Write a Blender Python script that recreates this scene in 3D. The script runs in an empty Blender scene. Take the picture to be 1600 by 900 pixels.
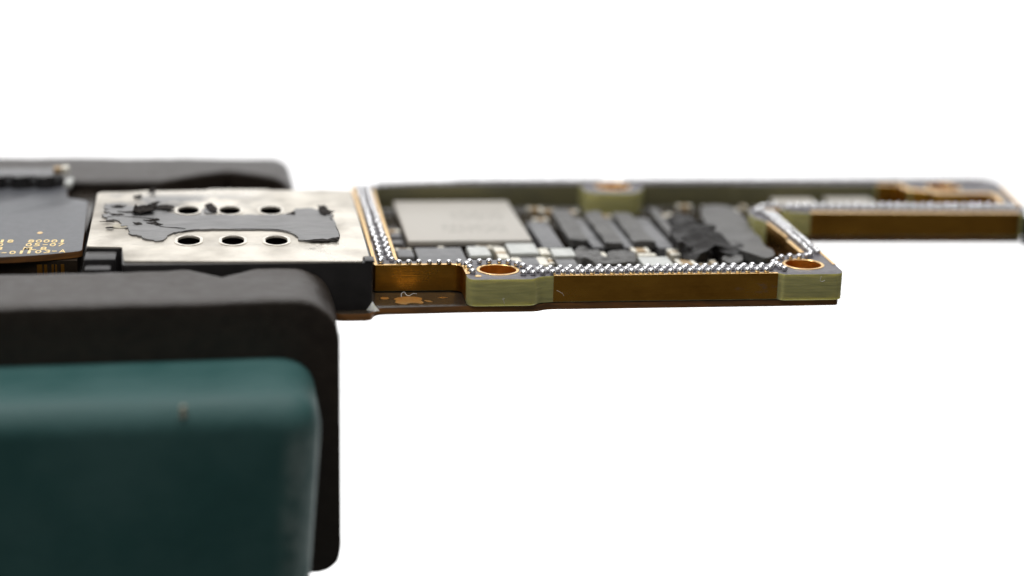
import bpy, bmesh, math, random
from mathutils import Vector, Matrix, noise
from mathutils.geometry import tessellate_polygon

random.seed(7)
SC = bpy.context.scene
COL = SC.collection
# ------------------------------------------------------------------ camera
# One Blender unit is one centimetre. World x runs along the board, y away from the viewer, z up;
# the origin is the centre of the near screw hole on top of the frame.
SC.unit_settings.system = 'METRIC'
SC.unit_settings.scale_length = 0.01
cam = bpy.data.cameras.new('camera')
cam_o = bpy.data.objects.new('camera', cam)
COL.objects.link(cam_o)
Rm = Matrix(((0.9892274976, 0.0118628872, -0.1459048659),
             (-0.1437643454, 0.2665294044, -0.9530445370),
             (0.0275820772, 0.9637537800, 0.2653636760)))
# rows: world axes seen from the camera, so columns are the camera's right, up and backward axes
cam_o.matrix_world = Matrix.Translation((-1.22698, -8.46672, 2.26789)) @ Rm.to_4x4()
cam.sensor_width = 36.0
cam.lens = 66.375
cam.clip_start = 0.05
cam.clip_end = 400
cam.dof.use_dof = True
cam.dof.focus_distance = 8.88
cam.dof.aperture_fstop = 0.25
cam.dof.aperture_blades = 0
SC.camera = cam_o

# ------------------------------------------------------------------ world and lamps
w = bpy.data.worlds.new('World')
SC.world = w
w.use_nodes = True
w.node_tree.nodes['Background'].inputs[0].default_value = (1.0, 0.965, 0.92, 1)
w.node_tree.nodes['Background'].inputs[1].default_value = 0.08


def area(name, loc, target, sx, sy, power, color=(1, 1, 1)):
    l = bpy.data.lights.new(name, 'AREA')
    l.shape = 'RECTANGLE'
    l.size, l.size_y = sx, sy
    l.energy = power
    l.color = color
    o = bpy.data.objects.new(name, l)
    COL.objects.link(o)
    o.location = loc
    o.rotation_euler = (Vector(target) - Vector(loc)).to_track_quat('-Z', 'Y').to_euler()
    return o


area('key_softbox', (-2.6, -6.6, 8.6), (0, 0.2, 0), 8.5, 6.5, 490, (1.0, 0.985, 0.96))
area('backdrop_lamp', (0, 4, 34), (0, 34, 4), 40, 12, 20500)
area('backdrop_lamp', (-17, 10, -36), (-7, 34, -9), 24, 12, 16500)
area('backdrop_lamp', (19, 10, -36), (9, 34, -9), 24, 12, 16500)

vs = SC.view_settings
vs.view_transform = 'Standard'
vs.look = 'None'
vs.exposure = 0.0
vs.gamma = 1.0
vs.use_curve_mapping = False
SC.cycles.use_denoising = True
SC.cycles.max_bounces = 8
SC.cycles.caustics_reflective = True
SC.cycles.sample_clamp_indirect = 6


# ------------------------------------------------------------------ materials
def new_mat(name):
    m = bpy.data.materials.new(name)
    m.use_nodes = True
    return m, m.node_tree, m.node_tree.nodes['Principled BSDF']


def mat(name, col, rough=0.5, metal=0.0, col2=None, nscale=10, ndet=4, bump=0.0, bscale=None, rough2=None,
        stretch=(1, 1, 1), lo=0.35, hi=0.65, coat=0.0, spec=0.5, sss=0.0, bdist=0.01):
    m, nt, b = new_mat(name)
    b.inputs['Base Color'].default_value = (*col, 1)
    b.inputs['Roughness'].default_value = rough
    b.inputs['Metallic'].default_value = metal
    b.inputs['Coat Weight'].default_value = coat
    b.inputs['Specular IOR Level'].default_value = spec
    if sss:
        b.inputs['Subsurface Weight'].default_value = sss
        b.inputs['Subsurface Radius'].default_value = (1.0, 0.9, 0.35)
        b.inputs['Subsurface Scale'].default_value = 0.06
    tc = nt.nodes.new('ShaderNodeTexCoord')
    mp = nt.nodes.new('ShaderNodeMapping')
    mp.inputs['Scale'].default_value = stretch
    nt.links.new(tc.outputs['Object'], mp.inputs['Vector'])
    n = nt.nodes.new('ShaderNodeTexNoise')
    n.inputs['Scale'].default_value = nscale
    n.inputs['Detail'].default_value = ndet
    n.inputs['Roughness'].default_value = 0.6
    nt.links.new(mp.outputs[0], n.inputs['Vector'])
    mr = nt.nodes.new('ShaderNodeMapRange')
    mr.inputs[1].default_value, mr.inputs[2].default_value = lo, hi
    nt.links.new(n.outputs[0], mr.inputs[0])
    if col2 is not None:
        mx = nt.nodes.new('ShaderNodeMix')
        mx.data_type = 'RGBA'
        mx.inputs[6].default_value = (*col, 1)
        mx.inputs[7].default_value = (*col2, 1)
        nt.links.new(mr.outputs[0], mx.inputs[0])
        nt.links.new(mx.outputs[2], b.inputs['Base Color'])
    if rough2 is not None:
        r = nt.nodes.new('ShaderNodeMapRange')
        r.inputs[1].default_value, r.inputs[2].default_value = lo, hi
        r.inputs[3].default_value, r.inputs[4].default_value = rough, rough2
        nt.links.new(n.outputs[0], r.inputs[0])
        nt.links.new(r.outputs[0], b.inputs['Roughness'])
    if bump:
        n2 = nt.nodes.new('ShaderNodeTexNoise')
        n2.inputs['Scale'].default_value = bscale or nscale
        n2.inputs['Detail'].default_value = 5
        nt.links.new(mp.outputs[0], n2.inputs['Vector'])
        bp = nt.nodes.new('ShaderNodeBump')
        bp.inputs['Strength'].default_value = bump
        bp.inputs['Distance'].default_value = bdist
        nt.links.new(n2.outputs[0], bp.inputs['Height'])
        nt.links.new(bp.outputs[0], b.inputs['Normal'])
    return m


M = {}
M['backdrop'] = mat('backdrop_paper', (0.86, 0.86, 0.86), 0.9)
M['fr4'] = mat('glass_epoxy_edge', (0.47, 0.435, 0.17), 0.42, col2=(0.27, 0.265, 0.115), nscale=7, ndet=12, bump=0.4, bscale=10,
               stretch=(1, 1, 9), sss=0.4, bdist=0.004, lo=0.3, hi=0.7)
M['mask'] = mat('grey_solder_mask', (0.085, 0.08, 0.09), 0.42, col2=(0.13, 0.12, 0.13), nscale=40, bump=0.2, bscale=120, bdist=0.002)
M['bore'] = mat('gold_bore', (0.95, 0.48, 0.09), 0.42, 1.0, col2=(0.75, 0.34, 0.05), nscale=20)
M['goldtop'] = mat('gold_lip', (1.0, 0.70, 0.31), 0.3, 1.0, col2=(0.95, 0.60, 0.23), nscale=60)
M['solder'] = mat('solder', (0.86, 0.86, 0.87), 0.2, 1.0, col2=(0.66, 0.66, 0.68), nscale=60, rough2=0.42, bump=0.15, bscale=150, bdist=0.002)
M['basetop'] = mat('dark_solder_mask', (0.016, 0.012, 0.009), 0.2, col2=(0.028, 0.020, 0.013), nscale=14, bump=0.15, bscale=60, bdist=0.002, spec=0.3)
M['baseedge'] = mat('brown_board_edge', (0.26, 0.105, 0.022), 0.45, col2=(0.09, 0.042, 0.014), nscale=4, lo=0.3, hi=0.6,
                    stretch=(1, 1, 8), bump=0.3, bscale=30, bdist=0.003)
M['plastic'] = mat('black_plastic', (0.012, 0.011, 0.011), 0.38, col2=(0.02, 0.018, 0.018), nscale=12, bump=0.1, bscale=60, bdist=0.002)
M['rubber'] = mat('black_rubber', (0.014, 0.0085, 0.0055), 0.40, col2=(0.021, 0.014, 0.009), nscale=16, ndet=8, rough2=0.48, bump=0.5, bscale=30, bdist=0.008)
M['paint'] = mat('green_paint', (0.020, 0.070, 0.067), 0.48, col2=(0.032, 0.086, 0.083), nscale=2.5, ndet=7, rough2=0.60, bump=0.35, bscale=4, bdist=0.03, spec=0.3)


def add_worn_highlight(m):
    """Pale worn highlight down the jaw's corner, the reflection of the rounded edge painted into the colour."""
    nt = m.node_tree
    b = nt.nodes['Principled BSDF']
    old = b.inputs['Base Color'].links[0].from_socket
    tc = nt.nodes.new('ShaderNodeTexCoord')
    sx = nt.nodes.new('ShaderNodeSeparateXYZ')
    nt.links.new(tc.outputs['Object'], sx.inputs[0])
    n = nt.nodes.new('ShaderNodeTexNoise')
    n.inputs['Scale'].default_value = 9
    n.inputs['Detail'].default_value = 10
    nt.links.new(tc.outputs['Object'], n.inputs['Vector'])

    def mr(sock, a0, a1):
        q = nt.nodes.new('ShaderNodeMapRange')
        q.interpolation_type = 'SMOOTHSTEP'
        q.inputs[1].default_value, q.inputs[2].default_value = a0, a1
        nt.links.new(sock, q.inputs[0])
        return q.outputs[0]

    def mul(p, q):
        x = nt.nodes.new('ShaderNodeMath'); x.operation = 'MULTIPLY'
        nt.links.new(p, x.inputs[0]); nt.links.new(q, x.inputs[1])
        return x.outputs[0]
    # the corner leans in towards its foot: x + 0.062 z is constant along it
    k = nt.nodes.new('ShaderNodeMath'); k.operation = 'MULTIPLY_ADD'; k.inputs[1].default_value = -0.062
    nt.links.new(sx.outputs[2], k.inputs[0]); nt.links.new(sx.outputs[0], k.inputs[2])
    f = mul(mul(mr(k.outputs[0], -1.04, -0.95), mr(n.outputs[0], 0.15, 0.75)), mr(sx.outputs[2], -0.22, -0.42))
    h = nt.nodes.new('ShaderNodeMath'); h.operation = 'MULTIPLY'; h.inputs[1].default_value = 0.42
    nt.links.new(f, h.inputs[0])
    mx = nt.nodes.new('ShaderNodeMix'); mx.data_type = 'RGBA'
    nt.links.new(h.outputs[0], mx.inputs[0])
    nt.links.new(old, mx.inputs[6])
    mx.inputs[7].default_value = (0.26, 0.31, 0.30, 1)  # pale sheen of the rounded corner, mixed into the paint colour
    nt.links.new(mx.outputs[2], b.inputs['Base Color'])


add_worn_highlight(M['paint'])
M['chipmark'] = mat('bare_metal_chip', (0.45, 0.40, 0.30), 0.5, col2=(0.2, 0.18, 0.14), nscale=30)
M['lid'] = mat('pale_chip_lid', (0.42, 0.40, 0.36), 0.5, 0.0, col2=(0.48, 0.45, 0.40), nscale=5, bump=0.1, bscale=30, bdist=0.002)
M['greychip'] = mat('grey_chip', (0.10, 0.10, 0.105), 0.4, col2=(0.15, 0.15, 0.155), nscale=18, bump=0.2, bscale=70, bdist=0.003)
M['palechip'] = mat('pale_grey_chip', (0.56, 0.57, 0.54), 0.42, col2=(0.44, 0.45, 0.43), nscale=14, bump=0.2, bscale=30, bdist=0.003)
M['ceramic'] = mat('tan_ceramic', (0.30, 0.20, 0.10), 0.5, col2=(0.40, 0.28, 0.15), nscale=30)
M['cream'] = mat('tinned_terminal', (0.72, 0.68, 0.58), 0.38, 0.6, col2=(0.80, 0.77, 0.68), nscale=30)
M['foam'] = mat('dark_foam', (0.055, 0.053, 0.05), 0.4, col2=(0.12, 0.117, 0.113), nscale=26, ndet=8, rough2=0.55, bump=0.7, bscale=45, bdist=0.008)
M['tar'] = mat('black_torn_rubber', (0.005, 0.004, 0.0035), 0.36, col2=(0.014, 0.012, 0.011), nscale=14, ndet=8, rough2=0.6, bump=0.9, bscale=20, bdist=0.02, spec=0.26)
M['film'] = mat('grey_film', (0.11, 0.108, 0.108), 0.36, col2=(0.22, 0.217, 0.217), nscale=7, ndet=9, rough2=0.54, bump=0.7, bscale=13,
                stretch=(0.7, 1.6, 1), bdist=0.006)
M['flake'] = mat('black_flake', (0.012, 0.010, 0.009), 0.8, col2=(0.035, 0.03, 0.027), nscale=40, bump=0.6, bscale=60, bdist=0.006, spec=0.12)
M['glue'] = mat('white_glue', (0.6, 0.6, 0.57), 0.3, sss=0.3)
M['print_gold'] = mat('yellow_gold_print', (1.0, 0.74, 0.30), 0.3, 0.9)
M['rim'] = mat('bright_slot_rim', (0.86, 0.81, 0.72), 0.28, 0.8, col2=(0.72, 0.67, 0.58), nscale=12)
M['inner'] = mat('shaded_inner_edge', (0.15, 0.135, 0.062), 0.5, col2=(0.105, 0.10, 0.055), nscale=3, stretch=(1, 1, 4), bump=0.3, bscale=20, bdist=0.004)  # glass epoxy edge again, in a darker colour that stands in for shade
M['lint'] = mat('lint', (0.75, 0.74, 0.72), 0.8)


def shell_mat():
    """Nickel-plated sheet: cream metal, gently dented, with faint adhesive haze."""
    m, nt, b = new_mat('nickel_shell')
    b.inputs['Metallic'].default_value = 0.75
    tc = nt.nodes.new('ShaderNodeTexCoord')

    def nz(scale, det, st):
        mp = nt.nodes.new('ShaderNodeMapping')
        mp.inputs['Scale'].default_value = st
        nt.links.new(tc.outputs['Object'], mp.inputs['Vector'])
        n = nt.nodes.new('ShaderNodeTexNoise')
        n.inputs['Scale'].default_value = scale
        n.inputs['Detail'].default_value = det
        nt.links.new(mp.outputs[0], n.inputs['Vector'])
        return n
    a = nz(3.2, 5, (1, 0.8, 1))
    ramp = nt.nodes.new('ShaderNodeValToRGB')
    ramp.color_ramp.elements[0].position = 0.36
    ramp.color_ramp.elements[0].color = (0.44, 0.405, 0.35, 1)
    ramp.color_ramp.elements[1].position = 0.60
    ramp.color_ramp.elements[1].color = (0.80, 0.745, 0.65, 1)
    nt.links.new(a.outputs[0], ramp.inputs[0])
    # smeared grey adhesive residue towards the far clamped corner of the cover
    res = nz(5.5, 9, (1, 0.75, 1))
    sx = nt.nodes.new('ShaderNodeSeparateXYZ')
    nt.links.new(tc.outputs['Object'], sx.inputs[0])

    def mr(sock, a0, a1):
        q = nt.nodes.new('ShaderNodeMapRange')
        q.interpolation_type = 'SMOOTHSTEP'
        q.inputs[1].default_value, q.inputs[2].default_value = a0, a1
        nt.links.new(sock, q.inputs[0])
        return q.outputs[0]

    def mul(p, q):
        x = nt.nodes.new('ShaderNodeMath'); x.operation = 'MULTIPLY'
        nt.links.new(p, x.inputs[0]); nt.links.new(q, x.inputs[1])
        return x.outputs[0]
    reg = mul(mul(mr(sx.outputs[0], -0.85, -1.55), mr(sx.outputs[0], -1.90, -1.82)), mul(mr(sx.outputs[1], 0.60, 0.75), mr(sx.outputs[1], 1.28, 1.10)))
    msk = mul(mr(res.outputs[0], 0.40, 0.56), reg)
    mxr = nt.nodes.new('ShaderNodeMix'); mxr.data_type = 'RGBA'
    nt.links.new(msk, mxr.inputs[0])
    nt.links.new(ramp.outputs[0], mxr.inputs[6])
    mxr.inputs[7].default_value = (0.24, 0.235, 0.23, 1)
    nt.links.new(mxr.outputs[2], b.inputs['Base Color'])
    r = nt.nodes.new('ShaderNodeMapRange')
    r.inputs[1].default_value, r.inputs[2].default_value = 0.35, 0.65
    r.inputs[3].default_value, r.inputs[4].default_value = 0.52, 0.26
    nt.links.new(a.outputs[0], r.inputs[0])
    nt.links.new(r.outputs[0], b.inputs['Roughness'])
    n2 = nz(7, 3, (1, 0.6, 1))
    bp = nt.nodes.new('ShaderNodeBump')
    bp.inputs['Strength'].default_value = 0.7
    bp.inputs['Distance'].default_value = 0.02
    nt.links.new(n2.outputs[0], bp.inputs['Height'])
    nt.links.new(bp.outputs[0], b.inputs['Normal'])
    return m


M['shell'] = shell_mat()


def gold_wall():
    """Plated board edge: fine lines along the length, brassy patches, dull scuffs."""
    m, nt, b = new_mat('gold_plating')
    b.inputs['Metallic'].default_value = 1.0
    tc = nt.nodes.new('ShaderNodeTexCoord')

    def nz(scale, det, st, off=0):
        mp = nt.nodes.new('ShaderNodeMapping')
        mp.inputs['Scale'].default_value = st
        mp.inputs['Location'].default_value = (off, off, off)
        nt.links.new(tc.outputs['Object'], mp.inputs['Vector'])
        n = nt.nodes.new('ShaderNodeTexNoise')
        n.inputs['Scale'].default_value = scale
        n.inputs['Detail'].default_value = det
        n.inputs['Roughness'].default_value = 0.65
        nt.links.new(mp.outputs[0], n.inputs['Vector'])
        return n.outputs[0]

    def rmp(sock, a, c, lo=0.0, hi=1.0):
        r = nt.nodes.new('ShaderNodeMapRange')
        r.inputs[1].default_value, r.inputs[2].default_value, r.inputs[3].default_value, r.inputs[4].default_value = a, c, lo, hi
        nt.links.new(sock, r.inputs[0])
        return r.outputs[0]

    def mixc(f, c1, c2):
        x = nt.nodes.new('ShaderNodeMix'); x.data_type = 'RGBA'
        for s_, c_ in ((6, c1), (7, c2)):
            if isinstance(c_, tuple):
                x.inputs[s_].default_value = (*c_, 1)
            else:
                nt.links.new(c_, x.inputs[s_])
        nt.links.new(f, x.inputs[0])
        return x.outputs[2]
    lines = nz(3, 3, (0.5, 0.5, 55))
    patch = nz(3.2, 9, (1, 1, 2.2), 3.7)
    scuff = nz(7, 10, (0.8, 0.8, 1.6), 11.2)
    c = mixc(rmp(patch, 0.32, 0.68), (0.74, 0.37, 0.055), (0.40, 0.185, 0.028))
    sf = rmp(scuff, 0.63, 0.76)
    c = mixc(sf, c, (0.34, 0.25, 0.20))
    nt.links.new(c, b.inputs['Base Color'])
    r1 = rmp(patch, 0.3, 0.7, 0.22, 0.40)
    ad = nt.nodes.new('ShaderNodeMath'); ad.operation = 'MULTIPLY_ADD'; ad.inputs[1].default_value = 0.35
    nt.links.new(sf, ad.inputs[0]); nt.links.new(r1, ad.inputs[2])
    nt.links.new(ad.outputs[0], b.inputs['Roughness'])
    bp = nt.nodes.new('ShaderNodeBump')
    bp.inputs['Strength'].default_value = 0.35
    bp.inputs['Distance'].default_value = 0.003
    nt.links.new(lines, bp.inputs['Height'])
    nt.links.new(bp.outputs[0], b.inputs['Normal'])
    return m


M['gold'] = gold_wall()


def print_mat():
    """Pale package lid with a faint, unreadable laser print (rows of worn grey marks)."""
    m, nt, b = new_mat('printed_chip_lid')
    b.inputs['Roughness'].default_value = 0.5
    tc = nt.nodes.new('ShaderNodeTexCoord')
    mp = nt.nodes.new('ShaderNodeMapping')
    mp.inputs['Scale'].default_value = (46, 17, 1)
    nt.links.new(tc.outputs['Object'], mp.inputs['Vector'])
    v = nt.nodes.new('ShaderNodeTexNoise')
    v.inputs['Scale'].default_value = 1.0
    v.inputs['Detail'].default_value = 1
    nt.links.new(mp.outputs[0], v.inputs['Vector'])
    sx = nt.nodes.new('ShaderNodeSeparateXYZ')
    nt.links.new(tc.outputs['Object'], sx.inputs[0])

    def rng(sock, a, c):
        g = nt.nodes.new('ShaderNodeMath'); g.operation = 'GREATER_THAN'; g.inputs[1].default_value = a
        l = nt.nodes.new('ShaderNodeMath'); l.operation = 'LESS_THAN'; l.inputs[1].default_value = c
        nt.links.new(sock, g.inputs[0]); nt.links.new(sock, l.inputs[0])
        q = nt.nodes.new('ShaderNodeMath'); q.operation = 'MULTIPLY'
        nt.links.new(g.outputs[0], q.inputs[0]); nt.links.new(l.outputs[0], q.inputs[1])
        return q.outputs[0]

    def op(kind, p, q):
        x = nt.nodes.new('ShaderNodeMath'); x.operation = kind
        nt.links.new(p, x.inputs[0]); nt.links.new(q, x.inputs[1])
        return x.outputs[0]
    r1 = op('MULTIPLY', rng(sx.outputs[0], -0.14, 0.20), rng(sx.outputs[1], 1.02, 1.20))
    r2 = op('MULTIPLY', rng(sx.outputs[0], -0.06, 0.22), rng(sx.outputs[1], 1.30, 1.52))
    area_ = op('ADD', r1, r2)
    th = nt.nodes.new('ShaderNodeMath'); th.operation = 'GREATER_THAN'; th.inputs[1].default_value = 0.5
    nt.links.new(v.outputs[0], th.inputs[0])
    k = op('MULTIPLY', area_, th.outputs[0])
    mx = nt.nodes.new('ShaderNodeMix'); mx.data_type = 'RGBA'
    mx.inputs[6].default_value = (0.44, 0.415, 0.375, 1)
    mx.inputs[7].default_value = (0.35, 0.33, 0.295, 1)
    nt.links.new(k, mx.inputs[0])
    nt.links.new(mx.outputs[2], b.inputs['Base Color'])
    return m


M['print'] = print_mat()


# ------------------------------------------------------------------ helpers
def link(name, me, mats, parent=None, kind=None):
    o = bpy.data.objects.new(name, me)
    COL.objects.link(o)
    if me is not None and not me.materials:
        for m in (mats if isinstance(mats, (list, tuple)) else [mats]):
            me.materials.append(m)
    if parent is not None:
        o.parent = parent
    if kind:
        o['kind'] = kind
    return o


def finish(bm, name, smooth=35):
    bmesh.ops.remove_doubles(bm, verts=bm.verts, dist=1e-5)
    bmesh.ops.recalc_face_normals(bm, faces=bm.faces)
    me = bpy.data.meshes.new(name)
    bm.to_mesh(me)
    bm.free()
    if smooth:
        for p in me.polygons:
            p.use_smooth = abs(p.normal.z) < 0.9995
        me.set_sharp_from_angle(angle=math.radians(smooth))
    return me


def prism_mesh(name, outline, holes, z0, z1, top_mat_by_normal=False, smooth=35, bevel=0.0):
    """Solid plate from an outline and holes: triangulated top and bottom, walls between."""
    bm = bmesh.new()
    loops = [list(outline)] + [list(h) for h in holes]
    polys = [[Vector((p[0], p[1], 0)) for p in l] for l in loops]
    flat = [v for l in polys for v in l]
    tris = tessellate_polygon(polys)
    top = [bm.verts.new((v.x, v.y, z1)) for v in flat]
    bot = [bm.verts.new((v.x, v.y, z0)) for v in flat]
    for t in tris:
        for vv in (top, bot):
            try:
                bm.faces.new([vv[i] for i in t])
            except ValueError:
                pass
    k = 0
    for l in polys:
        n = len(l)
        for i in range(n):
            a, b2 = k + i, k + (i + 1) % n
            bm.faces.new([bot[a], bot[b2], top[b2], top[a]])
        k += n
    bmesh.ops.recalc_face_normals(bm, faces=bm.faces)
    if bevel:
        ed = [e for e in bm.edges if len(e.link_faces) == 2 and abs(e.verts[0].co.z - z1) < 1e-6 and abs(e.verts[1].co.z - z1) < 1e-6
              and e.calc_face_angle(0) > 0.8]
        bmesh.ops.bevel(bm, geom=ed, offset=bevel, segments=2, affect='EDGES', profile=0.6)
    if top_mat_by_normal:
        for f in bm.faces:
            f.material_index = 0 if f.normal.z > 0.3 else 1
    return finish(bm, name, smooth)


def box_mesh(name, x0, x1, y0, y1, z0, z1, bevel=0.006, seg=2):
    bm = bmesh.new()
    bmesh.ops.create_cube(bm, size=1)
    for v in bm.verts:
        v.co = ((x0 + x1) / 2 + v.co.x * (x1 - x0), (y0 + y1) / 2 + v.co.y * (y1 - y0), (z0 + z1) / 2 + v.co.z * (z1 - z0))
    if bevel:
        bmesh.ops.bevel(bm, geom=bm.edges[:], offset=bevel, segments=seg, affect='EDGES', profile=0.6)
    return finish(bm, name, 40)


def box(name, x0, x1, y0, y1, z0, z1, m, parent, bevel=0.006):
    return link(name, box_mesh(name, x0, x1, y0, y1, z0, z1, bevel), m, parent)


def circle(cx, cy, r, n=40, ry=None):
    ry = ry or r
    return [(cx + r * math.cos(2 * math.pi * i / n), cy + ry * math.sin(2 * math.pi * i / n)) for i in range(n)]


def stadium(cx, cy, hx, hy, n=10):
    """Rounded slot with flat left and right ends, hx by hy half-size."""
    pts = []
    for s, a0 in ((1, 0), (-1, math.pi)):
        for i in range(n + 1):
            a = a0 + math.pi * (0.12 + 0.76 * i / n)
            pts.append((cx + hx * 1.06 * math.cos(a), cy + hy * math.sin(a)))
    return pts


def spline(pts, per=6, closed=True):
    """Catmull-Rom through the points."""
    out = []
    n = len(pts)
    rngi = range(n) if closed else range(n - 1)
    for i in rngi:
        if closed:
            p0, p1, p2, p3 = pts[(i - 1) % n], pts[i], pts[(i + 1) % n], pts[(i + 2) % n]
        else:
            p0, p1, p2, p3 = pts[max(i - 1, 0)], pts[i], pts[i + 1], pts[min(i + 2, n - 1)]
        for k in range(per):
            t = k / per
            out.append(tuple(0.5 * ((2 * p1[j]) + (-p0[j] + p2[j]) * t + (2 * p0[j] - 5 * p1[j] + 4 * p2[j] - p3[j]) * t * t
                                    + (-p0[j] + 3 * p1[j] - 3 * p2[j] + p3[j]) * t ** 3) for j in range(len(p1))))
    if not closed:
        out.append(tuple(pts[-1]))
    return out


def rounded(pts, per=5):
    """Corner rounding: pts are (x, y, radius)."""
    out = []
    n = len(pts)
    for i in range(n):
        p = Vector(pts[i][:2]); r = pts[i][2] if len(pts[i]) > 2 else 0
        if r <= 0:
            out.append((p.x, p.y)); continue
        a = Vector(pts[i - 1][:2]) - p
        b = Vector(pts[(i + 1) % n][:2]) - p
        ra = min(r, a.length * 0.49); rb = min(r, b.length * 0.49)
        A = p + a.normalized() * ra; B = p + b.normalized() * rb
        for k in range(per + 1):
            t = k / per
            q = A * (1 - t) ** 2 + p * 2 * t * (1 - t) + B * t * t
            out.append((q.x, q.y))
    return out


def crumple(name, outline, z0, z1, amp, freq, m, parent, cuts=3, seed=0, dome=0.0, smooth=60):
    """Uneven slab: outline filled, thickened, subdivided and pushed about by noise (torn film, foam, adhesive)."""
    bm = bmesh.new()
    tri = tessellate_polygon([[Vector((p[0], p[1], 0)) for p in outline]])
    vs_ = [bm.verts.new((p[0], p[1], z0)) for p in outline]
    for t in tri:
        try:
            bm.faces.new([vs_[i] for i in t])
        except ValueError:
            pass
    r = bmesh.ops.extrude_face_region(bm, geom=bm.faces[:])
    for g in r['geom']:
        if isinstance(g, bmesh.types.BMVert):
            g.co.z = z1
    bmesh.ops.triangulate(bm, faces=bm.faces[:])
    bmesh.ops.beautify_fill(bm, faces=bm.faces[:], edges=bm.edges[:])
    for _ in range(cuts):
        mx = max(e.calc_length() for e in bm.edges)
        es = [e for e in bm.edges if e.calc_length() > mx * 0.45]
        bmesh.ops.subdivide_edges(bm, edges=es, cuts=1)
        bmesh.ops.triangulate(bm, faces=bm.faces[:])
    cx = sum(p[0] for p in outline) / len(outline); cy = sum(p[1] for p in outline) / len(outline)
    rad = max(math.hypot(p[0] - cx, p[1] - cy) for p in outline)
    for v in bm.verts:
        k = (v.co.z - z0) / (z1 - z0)
        p = Vector((v.co.x * freq + seed * 7.3, v.co.y * freq, v.co.z * freq + seed))
        d = Vector((noise.noise(p), noise.noise(p + Vector((31, 0, 0))), noise.noise(p + Vector((0, 57, 0)))))
        v.co.x += d.x * amp; v.co.y += d.y * amp
        v.co.z += k * (d.z * amp + dome * max(0, 1 - (math.hypot(v.co.x - cx, v.co.y - cy) / rad) ** 2))
    return link(name, finish(bm, name, smooth), m, parent)


def plating_mesh(path, z0, z1, side=1, lip=0.016, proud=0.0025):
    """Thin metal over an edge: a wall along the path and a narrow lip over the top. side=+1: outward is to the right of travel."""
    bm = bmesh.new()
    n = len(path)
    rings = []
    for i in range(n):
        p = Vector(path[i])
        a = (p - Vector(path[i - 1])).normalized() if i > 0 else None
        b = (Vector(path[i + 1]) - p).normalized() if i < n - 1 else None
        d = (a + b).normalized() if a and b else (a or b)
        nn = Vector((d.y, -d.x)) * side
        prof = [(proud, z0), (proud, z1 - 0.0015), (proud - 0.0015, z1), (-lip, z1), (-lip, z1 - 0.0035), (-0.004, z1 - 0.0035), (-0.004, z0)]
        rings.append([bm.verts.new((p.x + nn.x * o, p.y + nn.y * o, z)) for o, z in prof])
    m = len(rings[0])
    for i in range(n - 1):
        for j in range(m):
            f = bm.faces.new([rings[i][j], rings[i + 1][j], rings[i + 1][(j + 1) % m], rings[i][(j + 1) % m]])
            f.material_index = 1 if j in (1, 2) else 0
    for r in (rings[0], rings[-1]):
        bm.faces.new(r)
    return finish(bm, 'edge_plating', 35)


def ring_mesh(name, cx, cy, r0, r1, z0, z1, n=48):
    """Plated screw hole: tube down the bore plus a flat annulus on top."""
    bm = bmesh.new()
    prof = [(r0, z0), (r0, z1 - 0.002), (r0 + 0.002, z1), (r1 - 0.001, z1), (r1, z1 - 0.001), (r1, z1 - 0.004), (r0 + 0.003, z1 - 0.004), (r0 + 0.003, z0)]
    rings = []
    for i in range(n):
        a = 2 * math.pi * i / n
        rings.append([bm.verts.new((cx + r * math.cos(a), cy + r * math.sin(a), z)) for r, z in prof])
    for i in range(n):
        A, B = rings[i], rings[(i + 1) % n]
        for j in range(len(prof)):
            f = bm.faces.new([A[j], B[j], B[(j + 1) % len(prof)], A[(j + 1) % len(prof)]])
            f.material_index = 1 if j in (1, 2, 3) else 0
    return finish(bm, name, 35)


def tag(o, label=None, cat=None, group=None, kind=None):
    for k, v in (('label', label), ('category', cat), ('group', group), ('kind', kind)):
        if v:
            o[k] = v
    return o


def empty(name, loc=(0, 0, 0)):
    o = bpy.data.objects.new(name, None)
    o.empty_display_size = 0.1
    COL.objects.link(o)
    o.location = loc
    return o


# ------------------------------------------------------------------ backdrop
bm = bmesh.new()
rows = []
for i in range(13):
    t = i / 12
    rows.append([bm.verts.new((x, 34 - 1.5 * (t - 0.5) ** 2, -45 + 95 * t)) for x in (-75, -25, 25, 75)])
for a, b in zip(rows, rows[1:]):
    for i in range(3):
        bm.faces.new([a[i], a[i + 1], b[i + 1], b[i]])
bd = link('backdrop', finish(bm, 'backdrop', 80), M['backdrop'], kind='structure')
bd['label'] = 'plain white paper backdrop behind the board and the vise'

# ------------------------------------------------------------------ vise
vise = empty('vise', (-2.0, -0.7, -1.2))
tag(vise, 'green bench vise with black rubber jaw pads gripping the circuit board', 'vise')


def vchild(o):
    o.parent = vise
    o.matrix_parent_inverse = Matrix.Translation(vise.location).inverted()
    return o


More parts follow.
